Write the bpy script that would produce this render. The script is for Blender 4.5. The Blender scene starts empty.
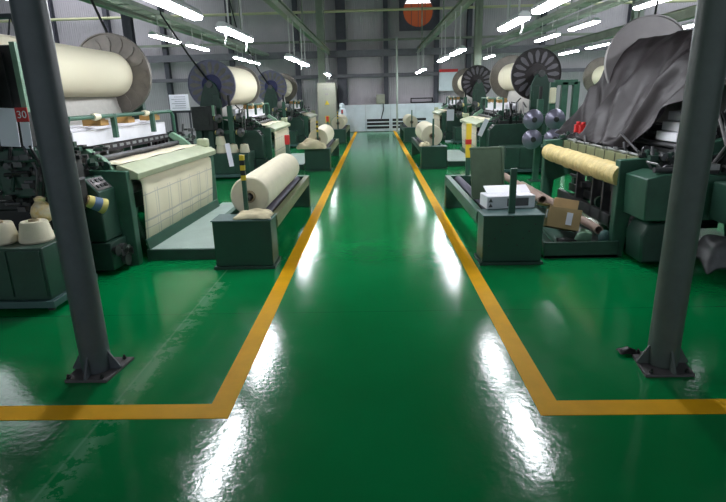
import bpy, bmesh, math, random
from math import pi, sin, cos, radians
from mathutils import Vector, Matrix, noise
random.seed(7)
sc = bpy.context.scene
COL = sc.collection

# ------------------------------------------------------------------ materials
def lin(c):
    return tuple(((x/255)/12.92 if x/255 <= .04045 else ((x/255+.055)/1.055)**2.4) for x in c)

def mat(name, rgb, rough=.5, metal=0., var=.0, vscale=6., bump=0., bscale=40., spec=.5, dirt=None, coat=0.):
    m = bpy.data.materials.new(name); m.use_nodes = True
    nt = m.node_tree; b = nt.nodes['Principled BSDF']
    c = lin(rgb)
    b.inputs['Base Color'].default_value = (*c, 1)
    b.inputs['Roughness'].default_value = rough
    b.inputs['Metallic'].default_value = metal
    b.inputs['Specular IOR Level'].default_value = spec
    b.inputs['Coat Weight'].default_value = coat
    if var or bump:
        tc = nt.nodes.new('ShaderNodeTexCoord')
    if var:
        n = nt.nodes.new('ShaderNodeTexNoise'); n.inputs['Scale'].default_value = vscale
        n.inputs['Detail'].default_value = 5; n.inputs['Roughness'].default_value = .65
        nt.links.new(tc.outputs['Object'], n.inputs['Vector'])
        r = nt.nodes.new('ShaderNodeValToRGB')
        d = lin(dirt) if dirt else tuple(x*(1-var) for x in c)
        l = tuple(min(1, x*(1+var*.6)) for x in c)
        r.color_ramp.elements[0].position = .3; r.color_ramp.elements[0].color = (*d, 1)
        r.color_ramp.elements[1].position = .7; r.color_ramp.elements[1].color = (*l, 1)
        nt.links.new(n.outputs['Fac'], r.inputs['Fac'])
        nt.links.new(r.outputs['Color'], b.inputs['Base Color'])
    if bump:
        n2 = nt.nodes.new('ShaderNodeTexNoise'); n2.inputs['Scale'].default_value = bscale
        n2.inputs['Detail'].default_value = 3
        nt.links.new(tc.outputs['Object'], n2.inputs['Vector'])
        bp = nt.nodes.new('ShaderNodeBump'); bp.inputs['Strength'].default_value = bump
        bp.inputs['Distance'].default_value = .01
        nt.links.new(n2.outputs['Fac'], bp.inputs['Height'])
        nt.links.new(bp.outputs['Normal'], b.inputs['Normal'])
    return m

def emis(name, rgb, strength):
    m = bpy.data.materials.new(name); m.use_nodes = True
    b = m.node_tree.nodes['Principled BSDF']
    b.inputs['Base Color'].default_value = (*[.6*x for x in lin(rgb)], 1)
    b.inputs['Emission Color'].default_value = (*lin(rgb), 1)
    b.inputs['Emission Strength'].default_value = strength
    return m

M = {}
M['green'] = mat('machine_green', (52, 94, 76), .42, var=.3, vscale=4)
M['dgreen'] = mat('dark_green', (40, 72, 60), .42, var=.3, vscale=4)
M['lgreen'] = mat('pale_green', (120, 158, 132), .45, var=.25, vscale=5)
M['bluegreen'] = mat('bluish_green', (70, 100, 98), .4, var=.25, vscale=4)
M['box_green'] = mat('panel_green', (32, 74, 58), .4, var=.2, vscale=3)
M['breast'] = mat('cream_green', (172, 180, 150), .45, var=.12, vscale=5)
M['olive'] = mat('olive_grey', (116, 122, 88), .5, var=.2)
M['cream'] = mat('cream_yarn', (226, 218, 192), .85, var=.06, vscale=8, bump=.25, bscale=120)
M['yarn'] = mat('warp_yarn', (228, 221, 196), .8, bump=.12, bscale=90)
M['rag'] = mat('rag_cloth', (226, 214, 178), .9, var=.12, vscale=9, bump=.3, bscale=30)
M['warpgrey'] = mat('warp_threads', (190, 188, 182), .8, var=.1, vscale=20)
M['olivegreen'] = mat('olive_green', (72, 92, 70), .45, var=.2)
M['core'] = mat('cardboard_core', (176, 158, 126), .8, var=.2)
M['black'] = mat('black_paint', (24, 25, 26), .45, var=.3)
M['dark'] = mat('oily_dark', (40, 42, 42), .5, var=.4, vscale=8)
M['steel'] = mat('steel', (150, 150, 148), .35, metal=.8, var=.25, vscale=12)
M['dsteel'] = mat('dull_steel', (92, 92, 94), .45, metal=.5, var=.3, vscale=9)
M['alu'] = mat('brushed_grey', (165, 168, 168), .4, metal=.4, var=.15)
M['white'] = mat('white_board', (232, 232, 238), .55, var=.06)
M['paper'] = mat('paper', (232, 232, 244), .8)
M['red'] = mat('red_paint', (190, 36, 34), .5)
M['brass'] = mat('brown_clip', (188, 146, 84), .55, var=.15)
M['pillar'] = mat('pillar_grey', (84, 90, 95), .4, var=.16, vscale=7)
M['rpillar'] = mat('pillar_greengrey', (86, 96, 92), .42, var=.16, vscale=7)
M['plate'] = mat('plate_grey', (96, 92, 94), .5, var=.25, vscale=10)
M['roller'] = mat('rubber_roller', (74, 72, 88), .5, var=.15)
M['lilac'] = mat('flange_lilac', (116, 114, 136), .42, metal=.35, var=.3, vscale=10)
M['blue'] = mat('flange_blue', (42, 48, 104), .45, var=.2)
M['taupe'] = mat('flange_taupe', (128, 122, 116), .5, metal=.3, var=.25, vscale=5)
M['petal'] = mat('flange_petal', (116, 110, 118), .45, metal=.2, var=.2)
M['ltgrey'] = mat('flange_pale', (146, 141, 142), .5, metal=.2, var=.1)
M['fdark'] = mat('flange_dark', (56, 50, 52), .5, metal=.3, var=.2)
M['tarp'] = mat('tarp_charcoal', (32, 25, 28), .5, var=.4, vscale=3, bump=.35, bscale=14, spec=.4)
M['yellow'] = mat('floor_yellow', (250, 184, 0), .6, var=.1, vscale=5, spec=.25)
M['ystripe'] = mat('stripe_yellow', (228, 196, 50), .45)
M['kraft'] = mat('kraft_card', (172, 146, 104), .8, var=.1)
M['wrap'] = mat('yellow_wrap', (214, 192, 130), .5, var=.25, vscale=14, bump=.9, bscale=18)
M['tube'] = mat('tube_brown', (150, 128, 116), .7, var=.15)
M['steelbeam'] = mat('beam_green', (128, 138, 122), .5, var=.25, vscale=2)
M['tray'] = mat('tray_grey', (165, 174, 164), .45, metal=.3, var=.2, vscale=2)
M['column'] = mat('column_dark', (70, 70, 80), .6, var=.2)
M['girt'] = mat('girt_grey', (104, 104, 110), .6, var=.2)
M['pipe'] = mat('pipe_olive', (190, 190, 152), .5, var=.1)
M['cabgrey'] = mat('cabinet_grey', (150, 150, 136), .5, var=.1)
M['lampbody'] = mat('lamp_body', (200, 204, 206), .4)
M['rod'] = mat('rod_grey', (190, 192, 190), .45)
M['lamp'] = emis('lamp_diffuser', (246, 249, 255), 36)
M['bag'] = mat('clear_bag', (205, 176, 96), .3, var=.5, vscale=18, bump=.6, bscale=30, dirt=(232, 226, 208))
M['treadplate'] = mat('treadplate', (165, 184, 176), .5, metal=0., var=.12, vscale=4, bump=.4, bscale=60)
M['coneblue'] = mat('cone_blue', (92, 118, 150), .7)
M['coneyel'] = mat('cone_yellow', (206, 194, 112), .7)
M['acc'] = mat('accumulator_lilac', (122, 120, 138), .3, metal=.4, var=.2)
M['signbrick'] = emis('daylit_brick', (190, 96, 56), .14)
M['sky'] = emis('daylit_sky', (255, 250, 250), 3.0)
M['fill_strip'] = emis('fill_strip_glow', (240, 242, 252), 2.1)  # glow of the added fill strips under the ceiling
M['louvre'] = mat('louvre_black', (20, 20, 22), .6)

def floor_mat():
    m = bpy.data.materials.new('epoxy_green'); m.use_nodes = True
    nt = m.node_tree; b = nt.nodes['Principled BSDF']; L = nt.links
    geo = nt.nodes.new('ShaderNodeTexCoord')
    sx = nt.nodes.new('ShaderNodeSeparateXYZ'); L.new(geo.outputs['Object'], sx.inputs[0])
    n1 = nt.nodes.new('ShaderNodeTexNoise'); n1.inputs['Scale'].default_value = .8; n1.inputs['Detail'].default_value = 6
    L.new(geo.outputs['Object'], n1.inputs['Vector'])
    cr = nt.nodes.new('ShaderNodeValToRGB')
    cr.color_ramp.elements[0].position = .3; cr.color_ramp.elements[0].color = (*lin((0, 124, 62)), 1)
    cr.color_ramp.elements[1].position = .72; cr.color_ramp.elements[1].color = (*lin((0, 142, 76)), 1)
    L.new(n1.outputs['Fac'], cr.inputs['Fac'])
    # scuffs of paler wear
    n2 = nt.nodes.new('ShaderNodeTexNoise'); n2.inputs['Scale'].default_value = 7; n2.inputs['Detail'].default_value = 8; n2.inputs['Roughness'].default_value = .7
    L.new(geo.outputs['Object'], n2.inputs['Vector'])
    def math_(op, a, b_=None, clamp=False):
        x = nt.nodes.new('ShaderNodeMath'); x.operation = op; x.use_clamp = clamp
        for i, v in enumerate((a, b_)):
            if v is None: continue
            if isinstance(v, (int, float)): x.inputs[i].default_value = v
            else: L.new(v, x.inputs[i])
        return x.outputs[0]
    def near(sock, c, w):       # 1 at c, 0 at distance w
        d = math_('ABSOLUTE', math_('SUBTRACT', sock, c))
        return math_('SUBTRACT', 1.0, math_('DIVIDE', d, w), True)
    seam1 = math_('MULTIPLY', near(sx.outputs['X'], -1.51, .012), math_('LESS_THAN', sx.outputs['Y'], 5.0))
    seam2 = near(sx.outputs['Y'], 3.85, .008)
    seam3 = near(sx.outputs['Y'], 12.0, .02)
    patch = math_('GREATER_THAN', n2.outputs['Fac'], .5)
    halo = math_('MULTIPLY', math_('MULTIPLY', near(sx.outputs['X'], -1.46, .12), patch), math_('LESS_THAN', sx.outputs['Y'], 4.6))
    wear = math_('ADD', math_('MULTIPLY', seam1, .22), math_('MULTIPLY', halo, .3), True)
    mx = nt.nodes.new('ShaderNodeMix'); mx.data_type = 'RGBA'
    L.new(wear, mx.inputs['Factor']); L.new(cr.outputs['Color'], mx.inputs['A'])
    mx.inputs['B'].default_value = (*lin((150, 200, 170)), 1)
    mx2 = nt.nodes.new('ShaderNodeMix'); mx2.data_type = 'RGBA'
    L.new(math_('MULTIPLY', math_('ADD', seam2, seam3, True), .45), mx2.inputs['Factor']); L.new(mx.outputs['Result'], mx2.inputs['A'])
    mx2.inputs['B'].default_value = (*lin((0, 60, 36)), 1)
    L.new(mx2.outputs['Result'], b.inputs['Base Color'])
    rr = nt.nodes.new('ShaderNodeMapRange'); L.new(n2.outputs['Fac'], rr.inputs['Value'])
    rr.inputs['From Min'].default_value = .3; rr.inputs['From Max'].default_value = .7
    rr.inputs['To Min'].default_value = .09; rr.inputs['To Max'].default_value = .17
    L.new(rr.outputs['Result'], b.inputs['Roughness'])
    b.inputs['Specular IOR Level'].default_value = .55
    n3 = nt.nodes.new('ShaderNodeTexNoise'); n3.inputs['Scale'].default_value = 26; n3.inputs['Detail'].default_value = 4
    L.new(geo.outputs['Object'], n3.inputs['Vector'])
    bp = nt.nodes.new('ShaderNodeBump'); bp.inputs['Strength'].default_value = .17; bp.inputs['Distance'].default_value = .006
    L.new(n3.outputs['Fac'], bp.inputs['Height']); L.new(bp.outputs['Normal'], b.inputs['Normal'])
    return m
M['floor'] = floor_mat()

def wall_mat(name, rgb, rib=3.2, axis='X', strength=.7):
    m = mat(name, rgb, .55, var=.12, vscale=.7)
    nt = m.node_tree; b = nt.nodes['Principled BSDF']
    tc = nt.nodes.new('ShaderNodeTexCoord')
    w = nt.nodes.new('ShaderNodeTexWave'); w.wave_type = 'BANDS'; w.bands_direction = axis; w.wave_profile = 'SIN'
    w.inputs['Scale'].default_value = rib
    nt.links.new(tc.outputs['Object'], w.inputs['Vector'])
    bp = nt.nodes.new('ShaderNodeBump'); bp.inputs['Strength'].default_value = strength; bp.inputs['Distance'].default_value = .03
    nt.links.new(w.outputs['Fac'], bp.inputs['Height']); nt.links.new(bp.outputs['Normal'], b.inputs['Normal'])
    return m
M['wall'] = wall_mat('wall_sheet', (176, 170, 176), strength=.35)
M['wall_side'] = wall_mat('wall_side_sheet', (150, 146, 152), axis='Y')
M['ceiling'] = mat('ceiling_sheet', (96, 98, 100), .7)
M['dado'] = mat('white_dado', (206, 214, 222), .5, var=.15, vscale=1.5)

def cloth_grid_mat():
    m = bpy.data.materials.new('woven_cloth_grid'); m.use_nodes = True
    nt = m.node_tree; b = nt.nodes['Principled BSDF']; L = nt.links
    tc = nt.nodes.new('ShaderNodeTexCoord'); sx = nt.nodes.new('ShaderNodeSeparateXYZ'); L.new(tc.outputs['Object'], sx.inputs[0])
    def math_(op, a, b_=None, clamp=False):
        x = nt.nodes.new('ShaderNodeMath'); x.operation = op; x.use_clamp = clamp
        for i, v in enumerate((a, b_)):
            if v is None: continue
            if isinstance(v, (int, float)): x.inputs[i].default_value = v
            else: L.new(v, x.inputs[i])
        return x.outputs[0]
    def lines(s, per, off, w):
        f = math_('FRACT', math_('DIVIDE', math_('ADD', s, off), per))
        return math_('LESS_THAN', f, w)
    ly = lines(sx.outputs['Y'], .31, 10.0, .055)
    ly2 = lines(sx.outputs['Y'], .31, 10.06, .035)
    lz = lines(sx.outputs['Z'], .36, 10.02, .06)
    lz2 = lines(sx.outputs['Z'], .36, 10.1, .03)
    below = math_('LESS_THAN', sx.outputs['Z'], .74)
    s_ = math_('MULTIPLY', math_('ADD', math_('ADD', ly, ly2), math_('ADD', lz, lz2), True), below)
    mx = nt.nodes.new('ShaderNodeMix'); mx.data_type = 'RGBA'
    L.new(math_('MULTIPLY', s_, .6), mx.inputs['Factor'])
    mx.inputs['A'].default_value = (*lin((224, 216, 190)), 1); mx.inputs['B'].default_value = (*lin((160, 160, 158)), 1)
    L.new(mx.outputs['Result'], b.inputs['Base Color']); b.inputs['Roughness'].default_value = .85
    return m
M['cloth'] = cloth_grid_mat()

# ------------------------------------------------------------------ mesh builder
class MB:
    """collects shapes given in (v, y, z); v counts away from the aisle on side s"""
    def __init__(self, o=(0, 0, 0), s=1):
        self.o = o; self.s = s; self.v = []; self.f = []; self.mi = []; self.m = 0
    def _p(self, p):
        return (self.s*(p[0]-self.o[0]), p[1]-self.o[1], p[2]-self.o[2])
    def add(self, vs, fs):
        n = len(self.v); self.v += [self._p(p) for p in vs]
        self.f += [tuple(n+i for i in f) for f in fs]; self.mi += [self.m]*len(fs)
        return self
    def box(self, x0, x1, y0, y1, z0, z1):
        return self.add([(x, y, z) for x in (x0, x1) for y in (y0, y1) for z in (z0, z1)],
                 [(0, 1, 3, 2), (4, 6, 7, 5), (0, 4, 5, 1), (2, 3, 7, 6), (0, 2, 6, 4), (1, 5, 7, 3)])
    def obox(self, c, size, rot):           # oriented box, rot = euler xyz
        R = Matrix.Rotation(rot[2], 3, 'Z') @ Matrix.Rotation(rot[1], 3, 'Y') @ Matrix.Rotation(rot[0], 3, 'X')
        vs = [Vector(c)+R @ Vector((sx*size[0]/2, sy*size[1]/2, sz*size[2]/2)) for sx in (-1, 1) for sy in (-1, 1) for sz in (-1, 1)]
        return self.add([tuple(q) for q in vs], [(0, 1, 3, 2), (4, 6, 7, 5), (0, 4, 5, 1), (2, 3, 7, 6), (0, 2, 6, 4), (1, 5, 7, 3)])
    def prism(self, prof, a0, a1, axis='y'):
        n = len(prof)
        def P(q, a):
            return (q[0], a, q[1]) if axis == 'y' else (q[0], q[1], a) if axis == 'z' else (a, q[0], q[1])
        vs = [P(q, a0) for q in prof]+[P(q, a1) for q in prof]
        return self.add(vs, [tuple(range(n)), tuple(range(2*n-1, n-1, -1))]+[(i, (i+1) % n, n+(i+1) % n, n+i) for i in range(n)])
    def tube(self, pts, r, n=10, caps=True):
        pts = [Vector(p) for p in pts]
        rs = r if isinstance(r, (list, tuple)) else [r]*len(pts)
        vs = []; fs = []; u = None
        for i, p in enumerate(pts):
            t = (pts[min(i+1, len(pts)-1)]-pts[max(i-1, 0)]).normalized()
            if u is None:
                u = t.orthogonal().normalized()
            else:
                u = (u-t*u.dot(t)); u = u.normalized() if u.length > 1e-6 else t.orthogonal().normalized()
            w = t.cross(u)
            for k in range(n):
                a = 2*pi*k/n; vs.append(tuple(p+(u*cos(a)+w*sin(a))*rs[i]))
        for i in range(len(pts)-1):
            for k in range(n):
                fs.append((i*n+k, i*n+(k+1) % n, (i+1)*n+(k+1) % n, (i+1)*n+k))
        if caps:
            fs.append(tuple(range(n))); fs.append(tuple(range((len(pts)-1)*n, len(pts)*n)))
        return self.add(vs, fs)
    def cyl(self, a, b, r, n=16):
        return self.tube([a, b], r, n)
    def lathe(self, prof, c, axis='y', n=32):        # prof: (r, along)
        vs = []; fs = []; m = len(prof)
        for k in range(n):
            a = 2*pi*k/n
            for r, h in prof:
                r = max(r, 1e-4)
                if axis == 'y': vs.append((c[0]+r*cos(a), c[1]+h, c[2]+r*sin(a)))
                elif axis == 'z': vs.append((c[0]+r*cos(a), c[1]+r*sin(a), c[2]+h))
                else: vs.append((c[0]+h, c[1]+r*cos(a), c[2]+r*sin(a)))
        for k in range(n):
            for i in range(m-1):
                fs.append((k*m+i, ((k+1) % n)*m+i, ((k+1) % n)*m+i+1, k*m+i+1))
        return self.add(vs, fs)
    def sheet(self, grid):                  # grid[i][j] of points
        ni, nj = len(grid), len(grid[0])
        return self.add([p for row in grid for p in row], [(i*nj+j, i*nj+j+1, (i+1)*nj+j+1, (i+1)*nj+j) for i in range(ni-1) for j in range(nj-1)])
    def build(self, name, mats, parent=None, bevel=0., smooth=40, solid=0., sub=0, loc=None):
        me = bpy.data.meshes.new(name); me.from_pydata(self.v, [], self.f)
        for m in (mats if isinstance(mats, (list, tuple)) else [mats]): me.materials.append(M[m])
        me.polygons.foreach_set('material_index', self.mi)
        bm = bmesh.new(); bm.from_mesh(me); bmesh.ops.remove_doubles(bm, verts=bm.verts, dist=1e-5)
        bmesh.ops.recalc_face_normals(bm, faces=bm.faces); bm.to_mesh(me); bm.free()
        if smooth:
            me.shade_smooth(); me.set_sharp_from_angle(angle=radians(smooth))
        o = bpy.data.objects.new(name, me); COL.objects.link(o)
        if parent is not None: o.parent = parent
        if loc is not None: o.location = loc
        if solid:
            s = o.modifiers.new('solid', 'SOLIDIFY'); s.thickness = solid; s.offset = 0
        if sub:
            s = o.modifiers.new('sub', 'SUBSURF'); s.levels = sub; s.render_levels = sub
        if bevel:
            b = o.modifiers.new('bevel', 'BEVEL'); b.width = bevel; b.segments = 2; b.limit_method = 'ANGLE'; b.angle_limit = radians(50)
        return o

def tag(o, label, cat=None, group=None):
    o['label'] = label
    if cat: o['category'] = cat
    if group: o['group'] = group
    return o
def thing(name, label, cat, loc=(0, 0, 0), group=None, rot=(0, 0, 0)):
    o = bpy.data.objects.new(name, None); COL.objects.link(o); o.location = loc; o.rotation_euler = rot
    o.empty_display_size = .1
    return tag(o, label, cat, group)
def struct(o):
    o['kind'] = 'structure'; return o
def kids(o):
    return [c for c in bpy.data.objects if c.parent == o]
def copy_tree(root, loc, label=None):
    r = root.copy(); COL.objects.link(r); r.location = loc
    if label: r['label'] = label
    for ch in kids(root):
        c = ch.copy(); COL.objects.link(c); c.parent = r
        for g in kids(ch):
            d = g.copy(); COL.objects.link(d); d.parent = c
    return r

# ------------------------------------------------------------------ camera (fitted)
H = 1.65; F = 523.7
pitch, yaw, roll = .28932, -.02796, -.02557
fw = Vector((sin(yaw)*cos(pitch), cos(yaw)*cos(pitch), -sin(pitch)))
rt = Vector((cos(yaw), -sin(yaw), 0)); up = rt.cross(fw)
r2 = rt*cos(roll)+up*sin(roll); u2 = up*cos(roll)-rt*sin(roll)
cam = bpy.data.cameras.new('camera'); co = bpy.data.objects.new('camera', cam); COL.objects.link(co)
co.matrix_world = Matrix(((r2.x, u2.x, -fw.x, 0), (r2.y, u2.y, -fw.y, 0), (r2.z, u2.z, -fw.z, H), (0, 0, 0, 1)))
cam.sensor_width = 36; cam.lens = F/726*36; cam.clip_start = .05; cam.clip_end = 200
sc.camera = co

# ------------------------------------------------------------------ the hall
XW = 17.; YF = 25.5; YB = -7.; ZC = 7.2
struct(MB().box(-XW, XW, YB, YF, -.2, 0).build('floor', 'floor', smooth=0))
struct(MB().box(-XW, XW, YF, YF+.2, 0, ZC).build('wall_back', 'wall', smooth=0))
struct(MB().box(-XW-.2, -XW, YB, YF, 0, ZC).build('wall_left', 'wall_side', smooth=0))
struct(MB().box(XW, XW+.2, YB, YF, 0, ZC).build('wall_right', 'wall_side', smooth=0))
struct(MB().box(-XW, XW, YB, YF, ZC, ZC+.2).build('ceiling', 'ceiling', smooth=0))

for k, x in enumerate((-13.6, -10.2, 10.2, 13.6)):  # unseen glowing strips, added to brighten the far wall and upper hall
    o = MB((x, 19, ZC-.02)).box(x-1.4, x+1.4, 13, YF-.5, ZC-.03, ZC-.005).build('window_%d' % (k+2), 'fill_strip', smooth=0, loc=(x, 19, ZC-.02))
    struct(o); tag(o, 'long glowing fill strip added out of view under the ceiling')
# yellow aisle lines
def lineshape(s, xin, xout):
    m = MB((0, 0, 0), s)
    m.prism([(xin, 2.428), (7.0, 2.428), (7.0, 2.564), (xout, 2.564), (xout, YF-.3), (xin, YF-.3)], .0, .003, 'z')
    return m
tag(lineshape(-1, .818, .946).build('floor_line', 'yellow', smooth=0), 'yellow painted line on the floor along the left side of the aisle', 'floor marking')
tag(lineshape(1, .853, .979).build('floor_line', 'yellow', smooth=0), 'yellow painted line on the floor along the right side of the aisle', 'floor marking')

# far wall: columns, girts, dado, pipes
colx = [-14.5, -12.0, -9.5, -6.48, -3.48, -1.45, .56, 2.85, 4.3, 7.57, 11.4]
names = ['first', 'second', 'third', 'fourth', 'fifth', 'sixth', 'seventh', 'eighth', 'ninth', 'tenth', 'eleventh']
for i, x in enumerate(colx):
    w = .2 if i != 5 else .42
    m = MB((x, YF, 0))
    m.box(x-w/2, x+w/2, YF-.28, YF-.25, 0, ZC).box(x-.02, x+.02, YF-.25, YF-.03, 0, ZC).box(x-w/2, x+w/2, YF-.03, YF, 0, ZC)
    tag(m.build('wall_column', 'column', smooth=0, loc=(x, YF, 0)), 'dark steel column against the far wall, %s from the left' % names[i], 'column', 'far wall columns')
for z, h, nm, mt in ((4.0, .1, 'upper', 'steelbeam'), (3.45, .3, 'wide dark', 'girt'), (2.5, .16, 'lower', 'girt')):
    m = MB((0, YF-.3, z)); m.box(-XW, XW, YF-.33, YF-.29, z-h/2, z+h/2).box(-XW, XW, YF-.4, YF-.33, z-h/2, z-h/2+.02)
    tag(m.build('wall_girt', mt, smooth=0, loc=(0, YF-.3, z)), '%s horizontal steel rail crossing the far wall columns' % nm, 'rail')
m = MB((0, YF-.5, 5.2)); m.cyl((-XW+.1, YF-.5, 5.2), (XW-.1, YF-.5, 5.2), .06, 10)
for x in (-12, -6, 0, 6, 12): m.box(x-.04, x+.04, YF-.5, YF-.2, 5.17, 5.23)
tag(m.build('pipe', 'pipe', loc=(0, YF-.5, 5.2)), 'long olive pipe running high across the far wall', 'pipe')
m = MB((1.02, 24.5, 0)); m.cyl((1.02, 24.5, 0), (1.02, 24.5, 4.0), .045, 10)
m.lathe([(0, 0), (.1, 0), (.1, .02), (.05, .03)], (1.02, 24.5, 0), 'z', 12); m.cyl((1.02, 24.5, 2.4), (1.02, 24.5, 2.5), .06, 10)
m.box(.97, 1.07, 24.5, YF-.29, 3.95, 4.05)
tag(m.build('pole', 'tray', loc=(1.02, 24.5, 0)), 'slim grey pole standing at the far end of the right yellow line', 'pole')
# white dado at the far end with louvres
t = thing('partition', 'low white partition panel along the foot of the far wall', 'partition', (.55, YF-.45, 0))
m = MB((.55, YF-.45, 0))
for k, (a, b) in enumerate(((-1.55, -.42), (-.41, .74), (.75, 1.9), (1.91, 2.75), (2.76, 5.2))):
    m.box(a, b, YF-.5, YF-.42, .02, 1.22)
m.build('panel', 'dado', t, bevel=.005)
for a, b in ((-.36, .67), (.82, 2.37)):
    m = MB((.55, YF-.45, 0)); m.m = 0; m.box(a, b, YF-.52, YF-.495, .14, .57); m.m = 1
    for z in (.245, .41): m.box(a-.01, b+.01, YF-.53, YF-.5, z, z+.05)
    m.build('louvre', ['louvre', 'dado'], t)
m = MB((.28, YF-.32, 1.2)); m.box(.08, .48, YF-.5, YF-.3, 1.23, 1.66).box(.12, .44, YF-.51, YF-.49, 1.28, 1.6)
tbx = thing('switch_box', 'small grey switch box above the white partition with hanging cable', 'switch box', (.28, YF-.32, 1.2))
m.build('body', 'cabgrey', tbx, bevel=.01)
m = MB((.28, YF-.32, 1.2)); m.tube([(.4, YF-.52, 1.25), (.42, YF-.56, 1.0), (.36, YF-.56, .8), (.3, YF-.54, .58)], .02, 8)
m.build('cable', 'black', tbx)
m = MB((2.17, YF-.3, 1.2)); m.box(1.66, 2.69, YF-.42, YF-.3, 1.24, 1.29).box(1.66, 2.69, YF-.42, YF-.3, 1.42, 1.47).box(1.66, 1.71, YF-.42, YF-.3, 1.24, 1.47).box(2.64, 2.69, YF-.42, YF-.3, 1.24, 1.47)
tag(m.build('wall_bracket', 'black', loc=(2.17, YF-.3, 1.2)), 'long low black frame fixed above the white partition', 'frame')
# red and white board on far wall
t = thing('notice_board', 'white notice board with a red heading strip on the far wall', 'notice board', (3.37, YF-.42, 1.75))
m = MB((3.37, YF-.42, 1.75)); m.box(2.95, 3.79, YF-.44, YF-.4, 1.75, 2.55); m.build('board', 'dado', t)
m = MB((3.37, YF-.42, 1.75)); m.box(2.95, 3.79, YF-.445, YF-.4, 2.55, 2.68); m.build('heading', 'red', t)
# exhaust opening in the far wall
t = thing('window_1', 'round exhaust window with daylit brick beyond, high on the far wall', 'window', (2.0, YF-.3, 5.15))
t['kind'] = 'structure'
m = MB((2.0, YF-.3, 5.15)); R = .66; n = 40
ring = [(2.0+R*cos(2*pi*k/n), 5.15+R*sin(2*pi*k/n)) for k in range(n)]
sqr = []
for k in range(n):
    a = 2*pi*k/n; d = .82/max(abs(cos(a)), abs(sin(a))); sqr.append((2.0+d*cos(a), 5.15+d*sin(a)))
vs = [(q[0], YF-.36, q[1]) for q in ring]+[(q[0], YF-.36, q[1]) for q in sqr]+[(q[0], YF-.05, q[1]) for q in ring]
m.add(vs, [(k, (k+1) % n, n+(k+1) % n, n+k) for k in range(n)]+[(k, (k+1) % n, 2*n+(k+1) % n, 2*n+k) for k in range(n)])
m.box(1.16, 1.2, YF-.36, YF-.3, 4.33, 5.97).box(2.8, 2.84, YF-.36, YF-.3, 4.33, 5.97)
m.build('window_frame', 'column', t, smooth=0)
def disc_seg(z0, z1, y):
    lo = [(2.0+R*cos(a), 5.15+R*sin(a)) for a in [2*pi*k/120 for k in range(120)]]
    pts = [(x, min(max(z, z0), z1)) for x, z in lo if z0-.04 <= z <= z1+.04]
    pts.sort(key=lambda q: math.atan2(q[1]-(z0+z1)/2, q[0]-2.0))
    return pts
m = MB((2.0, YF-.3, 5.15)); m.prism(disc_seg(4.4, 5.48, 0), YF-.06, YF-.04); m.build('brick_view', 'signbrick', t, smooth=0)
m = MB((2.0, YF-.3, 5.15)); m.prism(disc_seg(5.5, 5.9, 0), YF-.06, YF-.04); m.build('sky_view', 'sky', t, smooth=0)
m = MB((2.0, YF-.3, 5.15))
for dx in (-.3, 0, .3): m.box(2.0+dx-.012, 2.0+dx+.012, YF-.34, YF-.32, 4.5, 5.8)
m.box(1.35, 2.65, YF-.34, YF-.32, 5.48, 5.51); m.build('guard_bars', 'column', t)

# grey electrical cabinet
t = thing('electrical_cabinet', 'tall grey electrical cabinet at the far left end of the aisle', 'cabinet', (-2.1, 24.4, 0))
m = MB((-2.1, 24.4, 0)); m.box(-2.52, -1.7, 24.1, 24.7, .06, 2.2).box(-2.5, -1.72, 24.12, 24.68, 0, .06); m.build('body', 'cabgrey', t, bevel=.01)
m = MB((-2.1, 24.4, 0)); m.box(-2.49, -1.73, 24.08, 24.11, .12, 2.14); m.build('door', 'cabgrey', t, bevel=.008)
m = MB((-2.1, 24.4, 0))
m.box(-2.18, -2.02, 24.06, 24.09, 1.68, 1.76); m.build('name_plate', 'ltgrey', t)
for dx in (-.12, 0, .12): MB((-2.1, 24.4, 0)).cyl((-2.1+dx, 24.05, 1.95), (-2.1+dx, 24.09, 1.95), .035, 10).build('indicator_light', 'ltgrey', t)
m = MB((-2.1, 24.4, 0)); m.prism([(-2.2, 1.28), (-2.0, 1.28), (-2.1, 1.46)], 24.065, 24.085); m.box(-2.2, -2.02, 24.065, 24.085, .5, .8); m.build('warning_label', 'ystripe', t, smooth=0)
m = MB((-1.45, 24.2, 0)); m.lathe([(0, 0), (.2, 0), (.23, .15), (.22, .6), (.17, 1.0), (.1, 1.12), (.13, 1.2), (.1, 1.3), (0, 1.34)], (-1.45, 24.2, 0), 'z', 18)
tag(m.build('cloth_sack', 'dado', loc=(-1.45, 24.2, 0)), 'upright white tied sack beside the grey electrical cabinet', 'sack')

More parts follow.
